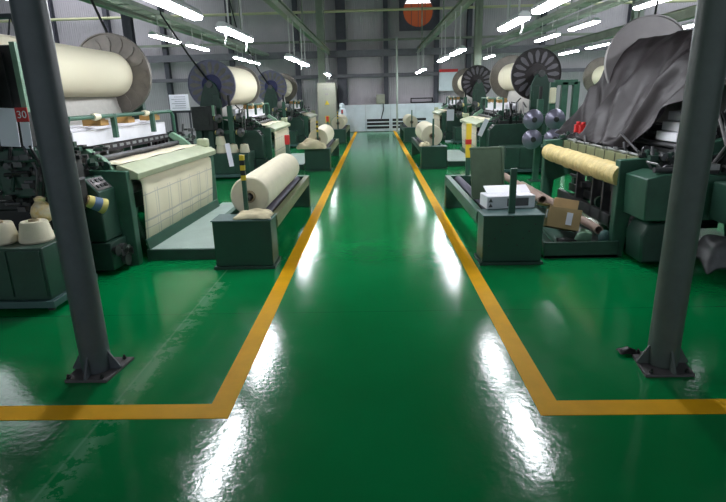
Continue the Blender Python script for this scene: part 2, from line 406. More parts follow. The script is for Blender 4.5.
# ------------------------------------------------------------------ overhead steel and trays
def ibeam(x, z, label, mt='steelbeam', w=.14, h=.2):
    m = MB((x, YF-.4, z-h/2))
    m.box(x-w/2, x+w/2, YB+.3, YF-.41, z-h/2, z-h/2+.015).box(x-w/2, x+w/2, YB+.3, YF-.41, z+h/2-.015, z+h/2).box(x-.008, x+.008, YB+.3, YF-.41, z-h/2, z+h/2)
    for y in (2, 9, 16, 23): m.cyl((x, y, z+h/2), (x, y, ZC-.005), .025, 8)
    tag(m.build('overhead_beam', mt, smooth=0, loc=(x, YF-.4, z-h/2)), label, 'beam')
ibeam(-1.99, 3.5, 'green steel beam over the left edge of the aisle carrying lamps')
ibeam(1.98, 3.5, 'green steel beam over the right edge of the aisle carrying lamps')
def tray(x, z, label, w=.3):
    m = MB((x, YF-.5, z))
    for dx in (-w/2, w/2): m.box(x+dx-.012, x+dx+.012, YB+.3, YF-.5, z, z+.09)
    for k in range(46):
        y = YB+.5+k*.7; m.box(x-w/2, x+w/2, y, y+.05, z, z+.015)
    for j in range(4): m.cyl((x-w*.35+j*w*.22, YB+.3, z+.03), (x-w*.35+j*w*.22, YF-.5, z+.03), .022, 6)
    for y in (1.5, 7.5, 13.5, 19.5): m.cyl((x, y, z), (x, y, ZC-.005), .02, 6)
    tag(m.build('cable_tray', 'tray', smooth=0, loc=(x, YF-.5, z)), label, 'cable tray')
tray(-4.85, 3.44, 'grey cable tray high over the left weaving machines')
ibeam(-5.4, 3.6, 'pale green steel beam outside the left cable trays', 'steelbeam', .18, .25)
tray(5.55, 3.5, 'grey cable tray high over the right weaving machines')
ibeam(7.4, 3.3, 'pale green steel beam over the far right weaving machines', 'steelbeam', .2, .25)
tray(4.65, 3.42, 'grey cable tray above the middle row of right side lamps')
# upright and cross steel
def upright(x, y, w, z0, z1, label, mt='steelbeam'):
    m = MB((x, y, z0)); m.box(x-w/2, x+w/2, y-w*.4, y-w*.4+.02, z0, z1).box(x-w/2, x+w/2, y+w*.4-.02, y+w*.4, z0, z1).box(x-.01, x+.01, y-w*.4, y+w*.4, z0, z1)
    tag(m.build('steel_upright', mt, smooth=0, loc=(x, y, z0)), label, 'upright')
upright(4.15, 22.4, .28, 0, ZC, 'pale green steel upright behind the furthest right weaving machine')
upright(-2.35, 24.9, .3, 0, ZC, 'pale green steel upright beside the grey electrical cabinet')
upright(8.28, 18.0, .3, 0, ZC, 'grey steel upright behind the second right weaving machine', 'tray')
upright(-7.2, 16.5, .26, 0, ZC, 'dark steel upright behind the left weaving machines', 'column')
m = MB((0, 20.5, 5.6)); m.prism([(-2.35, 20.7), (-2.15, 20.7), (-3.6, 12.0), (-3.8, 12.0)], 5.55, 5.75, 'z')
m = MB((-10.8, 14, 2.9))
for z in (2.75, 3.75): m.box(-13.5, -8.75, 13.9, 14.1, z-.05, z+.05)
for k in range(8):
    x = -13.4+k*.58; m.tube([(x, 14, 2.75), (x+.29, 14, 3.75), (x+.58, 14, 2.75)], .03, 6)
for x in (-13.45, -8.8): m.box(x-.06, x+.06, 13.92, 14.08, 0, 3.8)
tag(m.build('lattice_girder', 'column', loc=(-10.8, 14, 2.9)), 'dark zigzag lattice girder at the far left edge behind the pillar', 'girder')
# loose suspended power cables down to the machine tops
def hang(pts, label):
    m = MB(pts[-1]); m.tube(pts, .02, 8)
    tag(m.build('power_cable', 'black', loc=pts[-1]), label, 'cable')
hang([(-4.6, 12.0, ZC-.02), (-4.5, 12.0, 3.4), (-3.98, 12.02, 2.52), (-3.62, 12.02, 2.0)], 'black power cable slanting down to the second left weaving machine')
hang([(-5.2, 19.0, ZC-.02), (-4.6, 19.0, 3.9), (-4.0, 19.02, 2.6), (-3.62, 19.02, 2.0)], 'black power cable slanting down to the furthest left weaving machine')
hang([(-4.75, 8.6, ZC-.02), (-4.35, 8.6, 3.4), (-3.75, 8.3, 2.05), (-3.65, 8.05, 1.9)], 'black power cable slanting down behind the nearest left warp beam')
hang([(4.6, 9.2, ZC-.02), (4.45, 9.0, 3.4), (3.9, 8.0, 2.1), (3.8, 7.85, 1.8)], 'dark power cable slanting down behind the tarp covered weaving machine')

# ------------------------------------------------------------------ lamps
def lamp(x, y0, y1, z, label, drops=0):
    c = (x, (y0+y1)/2, z)
    t = thing('batten_lamp', label, 'lamp', c, 'suspended strip lamps')
    m = MB(c); m.prism([(x-.07, z+.0), (x+.07, z+.0), (x+.07, z+.03), (x+.035, z+.07), (x-.035, z+.07), (x-.07, z+.03)], y0, y1); m.build('housing', 'lampbody', t)
    m = MB(c); m.prism([(x-.068, z), (x-.06, z-.03), (x-.035, z-.04), (x+.035, z-.04), (x+.06, z-.03), (x+.068, z)], y0+.015, y1-.015); m.build('diffuser', 'lamp', t)
    for y in (y0+.25*(y1-y0), y0+.75*(y1-y0)):
        m = MB(c); m.cyl((x, y, z+.07), (x, y, 3.4 if abs(x) < 2.5 else 3.175 if x > 7 else 3.42 if x > 0 else 3.44), .012, 8); m.build('rod', 'rod', t)
    for k in range(drops):
        y = y0+(.1+.75*k)*(y1-y0); m = MB(c); m.tube([(x, y, z-.035), (x+.01, y, z-.1), (x-.01, y+.01, z-.19)], .012, 6); m.build('pull_cord', 'rod', t)
LZ = 2.52
rows = [
 ('left aisle', -1.93, 2.52, [(4.6, 6.2), (7.15, 8.7), (12.5, 13.9), (14.6, 16.0), (22.2, 23.8)], {1: 2, 4: 2, 3: 1}),
 ('left wall side', -4.75, 3.0, [(4.9, 6.4), (6.9, 8.0), (12.0, 13.6), (14.3, 15.9), (19.0, 20.5), (21.2, 22.8)], {}),
 ('right aisle', 1.86, 2.52, [(5.1, 6.5), (7.0, 8.2), (11.7, 13.2), (14.2, 15.7), (20.4, 21.8), (22.6, 24.0)], {1: 1}),
 ('right middle', 4.62, 3.0, [(5.0, 6.5), (8.6, 10.1), (11.8, 13.3), (14.2, 16.0), (21.6, 23.2)], {}),
 ('far right', 7.3, 3.0, [(9.5, 11.0), (12.6, 14.2), (17.5, 19.3), (20.2, 22.0)], {}),
]
for rn, x, lz, ls, dr in rows:
    for i, (a, b) in enumerate(ls):
        lamp(x, a, b, lz, 'glowing white strip lamp hanging on rods, %s of the %s row' % ((['nearest']+names[1:])[i], rn), dr.get(i, 0))

# ------------------------------------------------------------------ pillars
def pillar(x, y, mt, label, r=.088):
    t = thing('steel_pillar', label, 'pillar', (x, y, 0)); o = (x, y, 0)
    m = MB(o); m.cyl((x, y, .02), (x, y, ZC), r, 32); m.build('shaft', mt, t)
    m = MB(o); m.prism([(x-.17, y-.15), (x+.12, y-.15), (x+.17, y+.15), (x-.12, y+.15)] if x > 0 else [(x-.13, y-.15), (x+.13, y-.15), (x+.17, y+.15), (x-.15, y+.15)], 0, .018, 'z'); m.build('base_plate', 'plate', t, bevel=.003)
    for a in (0, pi/2, pi, 3*pi/2):
        m = MB(o); d = Vector((cos(a), sin(a), 0)); n = Vector((-sin(a), cos(a), 0))*.006
        pr = [(r-.006, .018), (.155, .018), (.155, .03), (r-.006, .15)]
        vs = [tuple(Vector((x, y, 0))+d*p[0]+n*sg+Vector((0, 0, p[1]))) for sg in (-1, 1) for p in pr]
        m.add(vs, [(0, 1, 2, 3), (7, 6, 5, 4)]+[(i, (i+1) % 4, 4+(i+1) % 4, 4+i) for i in range(4)]); m.build('gusset', mt, t, smooth=0)
    for sx in (-1, 1):
        for sy in (-1, 1):
            m = MB(o); px, py = x+sx*.105+(.02 if sy > 0 else -.02)*(1 if x > 0 else .6), y+sy*.125; m.cyl((px, py, .018), (px, py, .032), .013, 6).cyl((px, py, .03), (px, py, .045), .007, 8); m.build('bolt', 'dark', t)
pillar(-1.80, 2.96, 'pillar', 'grey round steel pillar on a bolted plate at the left', .088)
pillar(1.75, 2.95, 'rpillar', 'greenish grey round steel pillar on a bolted plate at the right', .088)
# black rag at right pillar foot
g = [[(1.55+.02*i+.012*noise.noise((i*.9, j*.7, 1)), 3.06+.016*j, .006+.03*max(0, 1-((i-3)/3.4)**2-((j-2.5)/3)**2)+.016*max(0, noise.noise((i*.8, j*.8, 5))+.4)) for j in range(6)] for i in range(7)]
m = MB((1.6, 3.13, 0)); m.sheet(g)
tag(m.build('plastic_scrap', 'black', solid=.008, sub=1, loc=(1.6, 3.13, 0)), 'crumpled black plastic scrap on the floor beside the right pillar foot', 'scrap')

# ------------------------------------------------------------------ looms
def cluster(m, box, n, rnd, smin=.03, smax=.1):
    """little shafts, brackets and knobs packed in a region"""
    x0, x1, y0, y1, z0, z1 = box
    for _ in range(n):
        c = (rnd.uniform(x0, x1), rnd.uniform(y0, y1), rnd.uniform(z0, z1)); s = rnd.uniform(smin, smax); m.m = rnd.choice((0, 0, 1, 2))
        k = rnd.random()
        if k < .4:
            m.box(c[0]-s/2, c[0]+s/2, c[1]-s*.4, c[1]+s*.4, c[2]-s*.3, c[2]+s*.3)
        elif k < .75:
            ax = rnd.choice(((1, 0, 0), (0, 1, 0), (0, .4, .9))); d = Vector(ax)*s
            m.cyl(tuple(Vector(c)-d), tuple(Vector(c)+d), s*.22, 8)
        else:
            m.lathe([(0, -s*.2), (s*.6, -s*.2), (s*.6, s*.2), (0, s*.2)], c, rnd.choice('xy'), 12)

FRAME = [(2.29, 0), (2.41, 0), (2.44, .42), (2.62, .5), (3.4, .5), (3.5, 0), (4.0, 0), (4.0, 1.15), (3.5, 1.25), (3.0, 1.08), (2.7, 1.0), (2.28, .98)]
def make_loom(s, y0, label, bare=False, seed=1):
    rnd = random.Random(seed)
    t = thing('weaving_loom', label, 'weaving machine', (s*3.1, y0+1.4, 0))
    o = (3.0, 1.4, 0)
    N = lambda: MB(o, s)
    for a, b in ((.18, .28), (2.5, 2.62)):
        N().prism(FRAME, a, b).build('end_frame', 'green', t, bevel=.008)
    # drive housing and gear box at the near end
    if not bare:
        h = N().prism([(2.42, .34), (2.42, .82), (2.54, .95), (3.35, .97), (3.35, .34)], -.12, .18).build('drive_housing', 'dgreen', t, bevel=.012)
        p = N(); p.m = 0; p.add([(2.43, -.1, .84), (2.43, .14, .84), (2.53, .14, .945), (2.53, -.1, .945)], [(0, 1, 2, 3)])
        p.m = 1
        for k in range(3):
            for j in range(2):
                cx, cy, cz = 2.455+j*.045, -.05+k*.065, .872+j*.046
                p.obox((cx, cy, cz), (.03, .035, .02), (0, -radians(46), 0))
        p.build('button_panel', ['ltgrey', 'black'], h, solid=.006)
        N().box(2.38, 3.0, -.13, .17, .05, .33).build('gear_box', 'dgreen', t, bevel=.01)
        m = N(); 
        for k in range(7):
            m.m = k % 3; m.lathe([(0, -.03), (rnd.uniform(.03, .07), -.03), (rnd.uniform(.03, .06), .03), (0, .03)], (2.36, -.1+.26*rnd.random(), .08+.2*rnd.random()), 'x', 14)
        m.build('gears', ['dsteel', 'dark', 'steel'], t)
        N().prism([(2.31, .0), (2.7, .0), (2.7, .9), (2.6, .98), (2.31, .98)], 2.66, 2.8).build('take_up_gear_cover', 'green', t, bevel=.012)
    else:
        N().prism([(2.36, .47), (2.34, .86), (2.5, .9), (3.5, .86), (3.5, .47)], -.25, .18).build('drive_housing', 'green', t, bevel=.012)
        m = N(); cluster(m, (2.5, 3.2, -.22, .16, .88, .95), 26, rnd, .03, .12)
        m.m = 2; m.tube([(2.55, -.1, .9), (2.5, -.1, .97), (2.5, .1, .97), (2.55, .1, .9)], .012, 8); m.m = 0
        m.tube([(2.7, -.2, .93), (2.62, .5, 1.0), (2.6, .95, 1.18)], .012, 8)
        m.build('levers', ['dsteel', 'dark', 'steel'], t)
        N().prism([(2.42, .04), (2.4, .3), (2.46, .42), (2.95, .45), (2.95, .04)], -.16, .16).build('motor_cover', 'dgreen', t, bevel=.02)
        N().prism([(2.9, .5), (4.2, .5), (4.2, 1.2), (3.7, 1.25), (3.7, .86), (2.9, .84)], -.75, -.3).build('side_cabinet', 'dgreen', t, bevel=.012)
    # breast beam / front
    if not bare:
        N().prism([(2.2, .89), (2.19, .95), (2.24, .98), (2.37, 1.03), (2.41, 1.03), (2.41, .89)], .24, 2.6).build('breast_beam', 'breast', t, bevel=.006)
        N().box(2.26, 2.42, 2.46, 2.56, 1.0, 1.12).build('beam_end_cap', 'breast', t, bevel=.025)
        g = []
        for v, z in ((2.67, 1.04), (2.58, 1.04), (2.48, 1.04), (2.4, 1.036)): g.append([(v, .3+j*.1075, z+.004*sin(j)) for j in range(21)])
        N().sheet(g).build('cloth_fell', 'cream', t, solid=.004)
        g = []
        for v, z in ((2.34, .9), (2.27, .885), (2.235, .85), (2.23, .8), (2.235, .6), (2.245, .4), (2.255, .25), (2.27, .17)):
            g.append([(v+.006*sin(j*1.3+z*5), .36+j*.1035, z) for j in range(21)])
        N().sheet(g).build('woven_cloth', 'cloth', t, solid=.004)
        N().cyl((2.36, .2, .78), (2.36, 2.55, .78), .055).build('take_up_roller', 'steel', t)
        N().prism([(2.24, .13), (2.22, .13), (2.24, .24), (2.26, .24)], .32, 2.6).build('guard_board', 'green', t, bevel=.004)
    else:
        N().box(2.52, 2.64, .28, 2.5, .78, .98).build('front_beam', 'olive', t, bevel=.006)
        m = N()
        for k in range(9): m.box(2.515, 2.525, .3+.27*k, .31+.27*k, .78, .98)
        m.build('beam_joints', 'dark', t)
        m = N(); m.m = 2; m.tube([(2.56, .35, 1.0), (2.56, 2.4, 1.0)], .012, 8); m.m = 0
        cluster(m, (2.5, 2.85, .25, 2.5, .99, 1.03), 60, rnd, .02, .07)
        m.build('temple_rods', ['dsteel', 'dark', 'alu'], t)
        for y in (.75, 1.0, 1.3, 1.8): N().box(2.5, 2.6, y, y+.04, .15, .78).build('support_post', 'dsteel', t)
        m = N(); m.m = 0; m.box(2.62, 3.0, .4, 2.4, .3, .4); cluster(m, (2.55, 3.0, .4, 2.4, .2, .7), 50, rnd, .04, .14)
        m.build('inner_works', ['dark', 'dsteel', 'dgreen'], t)
        N().box(2.5, 2.56, .3, 2.5, .16, .3).build('lower_rail', 'dsteel', t, bevel=.005)
        N().box(2.9, 3.4, .3, 2.5, .25, .9).build('bed', 'black', t)
    # centre girder and dark guts
    m = N(); m.box(3.02, 3.4, .28, 2.5, .3, .78); m.build('cross_girder', 'black', t, bevel=.01)
    zt = 1.26 if not bare else 1.05
    for ya, yb in ((.0, .3), (2.48, 2.75)):
        m = N(); m.m = 1; m.box(2.66, 3.2, ya, yb, .9, 1.02); cluster(m, (2.5, 3.2, ya, yb, 1.0, zt), 60, rnd, .03, .08)
        m.build('weft_drive', ['dsteel', 'dark', 'dgreen'], t)
    if not bare:
        N().prism([(2.45, .98), (2.57, .98), (2.8, 1.17), (2.74, 1.22), (2.55, 1.1)], .26, .34).build('sley_arm', 'lgreen', t, bevel=.006)
        N().prism([(2.45, .98), (2.57, .98), (2.8, 1.17), (2.74, 1.22), (2.55, 1.1)], 2.42, 2.5).build('sley_arm', 'lgreen', t, bevel=.006)
    # sley, reed
    dv = 0 if bare else -.25
    N().box(2.92+dv, 2.98+dv, .24, 2.56, .86, 1.04).build('sley', 'dark', t, bevel=.006)
    N().cyl((2.92+dv, .3, 1.08), (2.92+dv, 2.5, 1.08), .028, 12).build('reed_cap', 'dsteel', t)
    # heald frames
    for k in range(6):
        v = 3.07+dv+k*.055; dz = .03*((k*5) % 3)
        m = N(); m.m = 0; m.box(v, v+.03, .3, 2.5, 1.12+dz, 1.19+dz).box(v, v+.03, .3, 2.5, .8, .86).box(v, v+.03, .3, .34, .8, 1.15+dz).box(v, v+.03, 2.46, 2.5, .8, 1.15+dz)
        if k == 0:
            m.m = 1
            for j in range(14): m.box(v-.006, v+.001, .36+j*.155, .45+j*.155, 1.15, 1.18)
            for j in range(5): m.box(v-.004, v+.001, .3+j*.54, .33+j*.54, .85, 1.13)
        m.build('heald_frame', ['fdark', 'alu'], t)
    if not bare:
        for k in range(3):
            m = N(); v = 3.1+dv+k*.12
            m.box(v, v+.06, .32+.02*k, 2.5-.02*k, 1.2+.02*k, 1.36+.025*k); m.build('white_cover_board', 'white', t, bevel=.006)
        m = N(); m.tube([(3.0+dv, .1, 1.1), (3.0+dv, .1, 1.44), (3.0+dv, .14, 1.5), (3.0+dv, 2.5, 1.5), (3.0+dv, 2.56, 1.44), (3.0+dv, 2.56, 1.1)], .022, 10)
        for y in (.95, 1.9): m.box(2.98+dv, 3.03+dv, y, y+.05, 1.26, 1.52)
        rail = m.build('top_rail', 'green', t)
        for y in (.75, 1.35, 2.05): N().box(3.03+dv, 3.24+dv, y, y+.1, 1.4, 1.5).box(3.04+dv, 3.1+dv, y+.1, y+.18, 1.4, 1.46).build('wooden_clip', 'brass', rail, bevel=.006)
        for y in (.62, 1.75): m = N(); m.lathe([(0, -.06), (.035, -.06), (.04, 0), (.03, .06), (0, .06)], (3.0+dv, y, 1.5), 'y', 12); m.build('tape_wrap', 'cream', rail)
    else:
        for k in range(3): N().box(2.9+.05*k, 3.3, .38+.03*k, .78, 1.12+.1*k, 1.21+.1*k).build('white_cover_board', 'white', t, bevel=.006)
        for y in (2.44, 2.62):
            m = N(); m.box(2.72, 2.82, y, y+.06, 1.03, 1.18); m.cyl((2.77, y+.03, 1.18), (2.77, y+.03, 1.22), .03, 10); m.build('red_solenoid', 'red', t, bevel=.01)
    # beam towers at both ends
    for a, b in ((-.06, .04), (2.84, 2.94)):
        m = N(); m.prism([(3.3, 1.0), (3.3, 1.75), (3.38, 1.96), (3.5, 2.05), (3.62, 1.96), (3.7, 1.75), (3.9, 1.0), (3.9, 0), (3.35, 0)], a, b).build('beam_tower', 'dgreen', t, bevel=.01)
    m = N(); m.box(3.3, 3.46, -.1, .0, 1.3, 1.75).box(3.28, 3.34, -.12, -.02, 1.45, 1.65).build('tension_box', 'dgreen', t, bevel=.01)
    # lower warp beam and warp sheet
    m = N(); m.lathe([(0, .3), (.32, .3), (.32, 2.5), (0, 2.5)], (3.74, 0, .58), 'y', 28).build('ground_warp_beam', 'cream', t)
    g = [[(v, .35+j*.2125, z) for j in range(11)] for v, z in ((3.45, 1.72), (3.43, 1.6), (3.4, 1.45), (3.48, 1.3), (3.5, 1.1), (3.5, .8))]
    N().sheet(g).build('warp_sheet', 'warpgrey', t, solid=.003)
    # hoses
    for k in range(4):
        a = rnd.uniform(2.7, 3.2); N().tube([(a, -.05, .95), (a-.06, -.2-.05*k, 1.15), (a-.02, -.05, 1.42), (a+.1, .1, 1.5-.1*k)], .013, 8).build('hose', rnd.choice(['black', 'ltgrey', 'black']), t)
    return t

def flange(m, c, r, pet=16):
    """slots: 0 face, 1 petals, 2 hub; out=-1 outer face looks to -y"""
    m.m = 0; m.lathe([(0, -.012), (r-.02, -.012), (r-.015, -.03), (r, -.03), (r, .03), (r-.015, .03), (r-.02, .012), (0, .012)], c, 'y', 48)
    for k in range(pet):
        a = 2*pi*k/pet; m.m = 1
        pts = []
        for q in range(10):
            b = 2*pi*q/10; rr = .68*r+.24*r*cos(b); w = .085*r*sin(b)*(1.15 if cos(b) > 0 else .8)
            pts.append((c[0]+rr*cos(a)-w*sin(a), c[2]+rr*sin(a)+w*cos(a)))
        m.prism(pts, c[1]-.026, c[1]-.011); m.prism(pts, c[1]+.011, c[1]+.026)
    m.m = 2; m.lathe([(0, -.05), (.16*r, -.05), (.4*r, -.03), (.42*r, 0), (.4*r, .03), (.16*r, .05), (0, .05)], c, 'y', 32)

def make_beam(s, y0, label, ry=.36, near=.12, far=2.72, fm=('lilac', 'taupe', 'blue'), ffm=('taupe', 'taupe', 'taupe'), r=.55):
    c0 = (3.6, (near+far)/2, 2.0)
    t = thing('warp_beam', label, 'yarn beam', (s*3.6, y0+(near+far)/2, 2.0))
    N = lambda: MB(c0, s)
    m = N(); m.lathe([(.08, near+.03), (ry, near+.03), (ry, far-.03), (.08, far-.03)], (3.6, 0, 2.0), 'y', 56).build('yarn', 'yarn', t)
    m = N(); flange(m, (3.6, near, 2.0), r, 0 if fm[0] == 'ltgrey' else 16); m.build('flange', list(fm), t)
    m = N(); flange(m, (3.6, far, 2.0), r, 0 if fm[0] == 'ltgrey' else 16); m.build('flange', list(ffm), t)
    N().cyl((3.6, min(-.1, near-.15), 2.0), (3.6, 2.98, 2.0), .07).build('shaft', 'dsteel', t)
    return t

Y0 = (5., 12., 19.)
L1 = make_loom(-1, 5., 'nearest left weaving machine, green, with cream cloth patterned in grey squares', seed=3)
for y0, lab in ((12., 'second left weaving machine, green, with cream cloth over its front'), (19., 'furthest left weaving machine, small in view beside the grey cabinet')):
    copy_tree(L1, (-3.1, y0+1.4, 0), lab)
for c in kids(L1):
    if c.name.startswith(('beam_tower', 'tension_box')) and c.data.vertices[0].co.y < 0: c.scale.z = .8
L1.location = (-3.14, 6.4, 0); L1.rotation_euler = (0, 0, radians(-2.5))
R1 = make_loom(1, 5., 'right weaving machine under the charcoal tarp, with no cloth on it', bare=True, seed=5)
R2 = make_loom(1, 12., 'second right weaving machine, green, with short cream cloth at its front', seed=9)
copy_tree(R2, (3.1, 20.4, 0), 'furthest right weaving machine with a sheet of paper on its side')
LX = copy_tree(L1, (7.2, 13.4+1.2, 0), 'weaving machine in the next row, seen between the right warp beams')
LX.rotation_euler = (0, 0, 0)
B1 = make_beam(-1, 5., 'big cream warp beam on the nearest left weaving machine', ry=.29, near=-.62, far=2.45, r=.53)
B1.location.x = -3.56
make_beam(-1, 12., 'cream warp beam with blue lilac flange on the second left weaving machine', ry=.46, r=.53).location.z = 1.95
make_beam(-1, 19., 'warp beam with lilac flange on the furthest left weaving machine', ry=.36)
B3 = make_beam(1, 5., 'nearly empty warp beam with pale grey flange under the charcoal tarp', ry=.17, near=.0, far=2.4, fm=('ltgrey', 'ltgrey', 'ltgrey'), ffm=('ltgrey', 'ltgrey', 'ltgrey'))
B4 = make_beam(1, 12., 'cream warp beam with dark petal spoked flange on the second right weaving machine', ry=.34, near=.35, far=2.6, fm=('fdark', 'petal', 'fdark'))
copy_tree(B4, (3.6, 19+1.475, 2.0), 'small distant warp beam on the furthest right weaving machine')
copy_tree(B1, (6.6, 13.2+1.42, 2.0), 'pale warp beam in the next row behind the tarp covered machine')

# tarp over the right loom
path = [(3.92, 1.95), (3.8, 2.14), (3.66, 2.24), (3.5, 2.24), (3.36, 2.1), (3.22, 1.86), (3.1, 1.6), (2.98, 1.34), (2.86, 1.1), (2.8, .98)]
def pth(u):
    u = max(0, min(.9999, u))*(len(path)-1); i = int(u); f = u-i
    return tuple(path[i][k]*(1-f)+path[i+1][k]*f for k in (0, 1))
g = []; NI, NJ = 60, 64
for i in range(NI):
    tt = i/(NI-1); row = []
    for j in range(NJ):
        u = j/(NJ-1)
        ynear = 4.35; yfar = 7.28+.85*max(0, (u-.15)/.85)**.8
        y = ynear+(yfar-ynear)*tt
        umax = 1.0 if y > 6.1 else 1.0-.55*((6.1-y)/1.75)**.8
        v, z = pth(u*umax)
        w = min(1, max(0, (u-.2)*2))
        f1 = sin(y*8.5+3.5*u+1.2*noise.noise((y*1.2, u*2, 0)))
        f2 = noise.noise((y*2.2-u*2.2, u*2.3, 3.1)); f3 = abs(noise.noise((y*4+u*4, u*3.5, 7)))
        f4 = 1-min(1, 3*abs(noise.noise((y*1.5-u*1.6, u*1.1+.5, 11)))); f5 = 1-min(1, 3.5*abs(noise.noise((y*2.6+u*2.5, u*1.4, 17))))
        d = w*(.03*f1+.12*f2+.06*f3+.12*f4+.07*f5-.05)+.012*noise.noise((y*9, u*9, 2))
        sag = -.06*w*sin(pi*tt)
        row.append((v-d*.8-.02, y, z+d*.45+sag*.4+.01))
    g.append(row)
m = MB((3.3, 6.2, 1.0)); m.sheet(g)
tag(m.build('tarp', 'tarp', solid=.006, sub=1, smooth=180, loc=(3.3, 6.2, 1.0)), 'charcoal tarpaulin draped over the right weaving machine', 'tarp')
# yellow wrapped roll at the front of the right loom
t = thing('wrapped_roll', 'pale yellow wrapped roll across the front of the tarp covered machine', 'roll', (2.36, 6.2, .86)); o = (2.36, 6.2, .86)
m = MB(o); n = 46
pr = [(.0, -1.22)]
m.tube([(2.44, 5.2+2.28*k/n, .82+.004*sin(k)) for k in range(n+1)], [.11+.007*noise.noise((k*.35, 0, 0))+(.01 if k in (17, 18, 30) else 0) for k in range(n+1)], 20)
m.build('wrapping', 'wrap', t)
m = MB(o); m.cyl((2.44, 5.19, .82), (2.44, 7.52, .82), .04, 12); m.build('core_shaft', 'core', t)

# ------------------------------------------------------------------ platforms in front of the looms
def make_platform(s, y0, label, mt='treadplate', ya=.31, yb=2.85):
    o = (1.92, 1.6, 0); t = thing('platform', label, 'platform', (s*1.92, y0+1.6, 0))
    MB(o, s).prism([(1.69, ya), (2.46, ya), (2.46, 2.46), (2.36, 2.46), (2.36, yb), (1.69, yb)], 0, .12, 'z').build('base', 'dgreen', t, bevel=.006)
    MB(o, s).prism([(1.7, ya+.01), (2.45, ya+.01), (2.45, 2.45), (2.35, 2.45), (2.35, yb-.01), (1.7, yb-.01)], .12, .128, 'z').build('tread', mt, t)
    return t
PL = make_platform(-1, 5., 'low green step with grey tread before the nearest left weaving machine')
copy_tree(PL, (-1.92, 13.6, 0), 'low green step before the second left weaving machine')
copy_tree(PL, (-1.92, 20.6, 0), 'low green step before the furthest left weaving machine')
PR = make_platform(1, 12., 'low green step before the second right weaving machine')
copy_tree(PR, (1.92, 20.6, 0), 'low green step before the furthest right weaving machine')
# right near tray holding scrap
t = thing('scrap_tray', 'open green floor tray full of scrap before the tarp covered machine', 'tray', (2.08, 6.5, 0)); o = (2.08, 6.5, 0)
MB(o).box(1.7, 2.45, 5.15, 7.9, 0, .03).build('bottom', 'dgreen', t)
MB(o).box(1.7, 2.45, 5.15, 5.18, .0, .17).build('side', 'dgreen', t, bevel=.004)
MB(o).box(1.7, 1.73, 5.18, 7.9, .0, .17).build('side', 'dgreen', t, bevel=.004)
MB(o).box(2.42, 2.45, 5.18, 7.9, .0, .13).build('side', 'dgreen', t, bevel=.004)
MB(o).box(1.7, 2.45, 7.9, 7.93, .0, .17).build('side', 'dgreen', t, bevel=.004)

# ------------------------------------------------------------------ winding stands by the aisle
def make_stand(s, y0, label, yl=3.05, rail='olive', posts=(True, True), stripes='y'):
    """v 1.02..1.64 beside the aisle, local y -.03 .. 3.1"""
    o = (1.33, 1.5, 0); t = thing('winding_stand', label, 'winding stand', (s*1.33, y0+1.5, 0)); N = lambda: MB(o, s)
    bx = N().box(1.04, 1.62, -.02, .28, .03, .49).build('end_box', 'box_green', t, bevel=.008)
    N().box(1.02, 1.64, -.04, .3, 0, .03).build('foot_flange', 'dgreen', bx, bevel=.004)
    N().box(1.03, 1.63, -.03, .29, .49, .502).build('box_lid', 'bluegreen', bx, bevel=.003)
    m = N(); m.box(1.03, 1.1, .28, yl, .43, .48).box(1.03, 1.05, .28, yl, .35, .43); m.build('front_rail', rail, t, bevel=.004)
    N().box(1.56, 1.62, .28, yl, .39, .47).build('rear_rail', 'green', t, bevel=.004)
    N().box(1.03, 1.62, yl-.05, yl+.07, 0, .48).build('end_leg', 'dgreen', t, bevel=.006)
    for v in (1.21, 1.45): N().cyl((v, .28, .42), (v, yl-.05, .42), .06, 18).build('roller', 'roller', t)
    if posts[0]:
        p = N().box(1.305, 1.345, .2, .24, .5, 1.1).build('post', 'green', t, bevel=.003)
        if stripes == 'y':
            m = N()
            for k, mi in enumerate((1, 0, 1, 0, 1)): m.m = mi; m.box(1.303, 1.347, .198, .242, 1.11-.05*(k+1), 1.11-.05*k)
            m.build('hazard_band', ['black', 'ystripe'], p)
    if posts[1]:
        p = N().box(1.3, 1.36, yl-.02, yl+.04, .48, 1.06).build('post', 'green', t, bevel=.003)
        N().box(1.295, 1.365, yl-.025, yl+.045, .96, 1.1).build('red_cap', 'red' , p, bevel=.004)
    return t
S1 = make_stand(-1, 5., 'nearest left winding stand, dark green box with striped post and rails')
copy_tree(S1, (-1.33, 13.6, 0), 'second left winding stand along the aisle with a rag on its box')
copy_tree(S1, (-1.33, 20.6, 0), 'furthest left winding stand along the aisle')
S2 = make_stand(1, 5., 'nearest right winding stand, dark green box, holding a carton', yl=2.75, rail='green', posts=(False, False))
m = MB((1.33, 1.5, 0)); m.box(1.3, 1.36, .06, .1, .5, .94).build('post', 'green', S2, bevel=.003)
p = MB((1.33, 1.5, 0)).box(1.32, 1.38, 2.72, 2.78, .48, 1.2).build('post', 'green', S2, bevel=.003)
m = MB((1.33, 1.5, 0)); m.m = 0; m.box(1.315, 1.385, 2.715, 2.785, 1.0, 1.22); m.m = 1; m.box(1.31, 1.39, 2.71, 2.79, .93, 1.0); m.m = 0; m.box(1.315, 1.385, 2.715, 2.785, .74, .93)
m.build('hazard_band', ['ystripe', 'red'], p)
for k in range(9):
    m = MB((1.33, 1.5, 0)) if k == 0 else m
    m.cyl((1.1+.055*(k % 9), -.025, .2+.07*(k % 5)), (1.1+.055*(k % 9), -.018, .2+.07*(k % 5)), .008, 8)
m.build('screw_heads', 'dark', S2)
S3 = make_stand(1, 12., 'second right winding stand carrying a wide cream cloth roll', rail='dgreen', posts=(True, False), stripes='n')
copy_tree(S3, (1.33, 20.6, 0), 'furthest right winding stand carrying a small cream cloth roll')

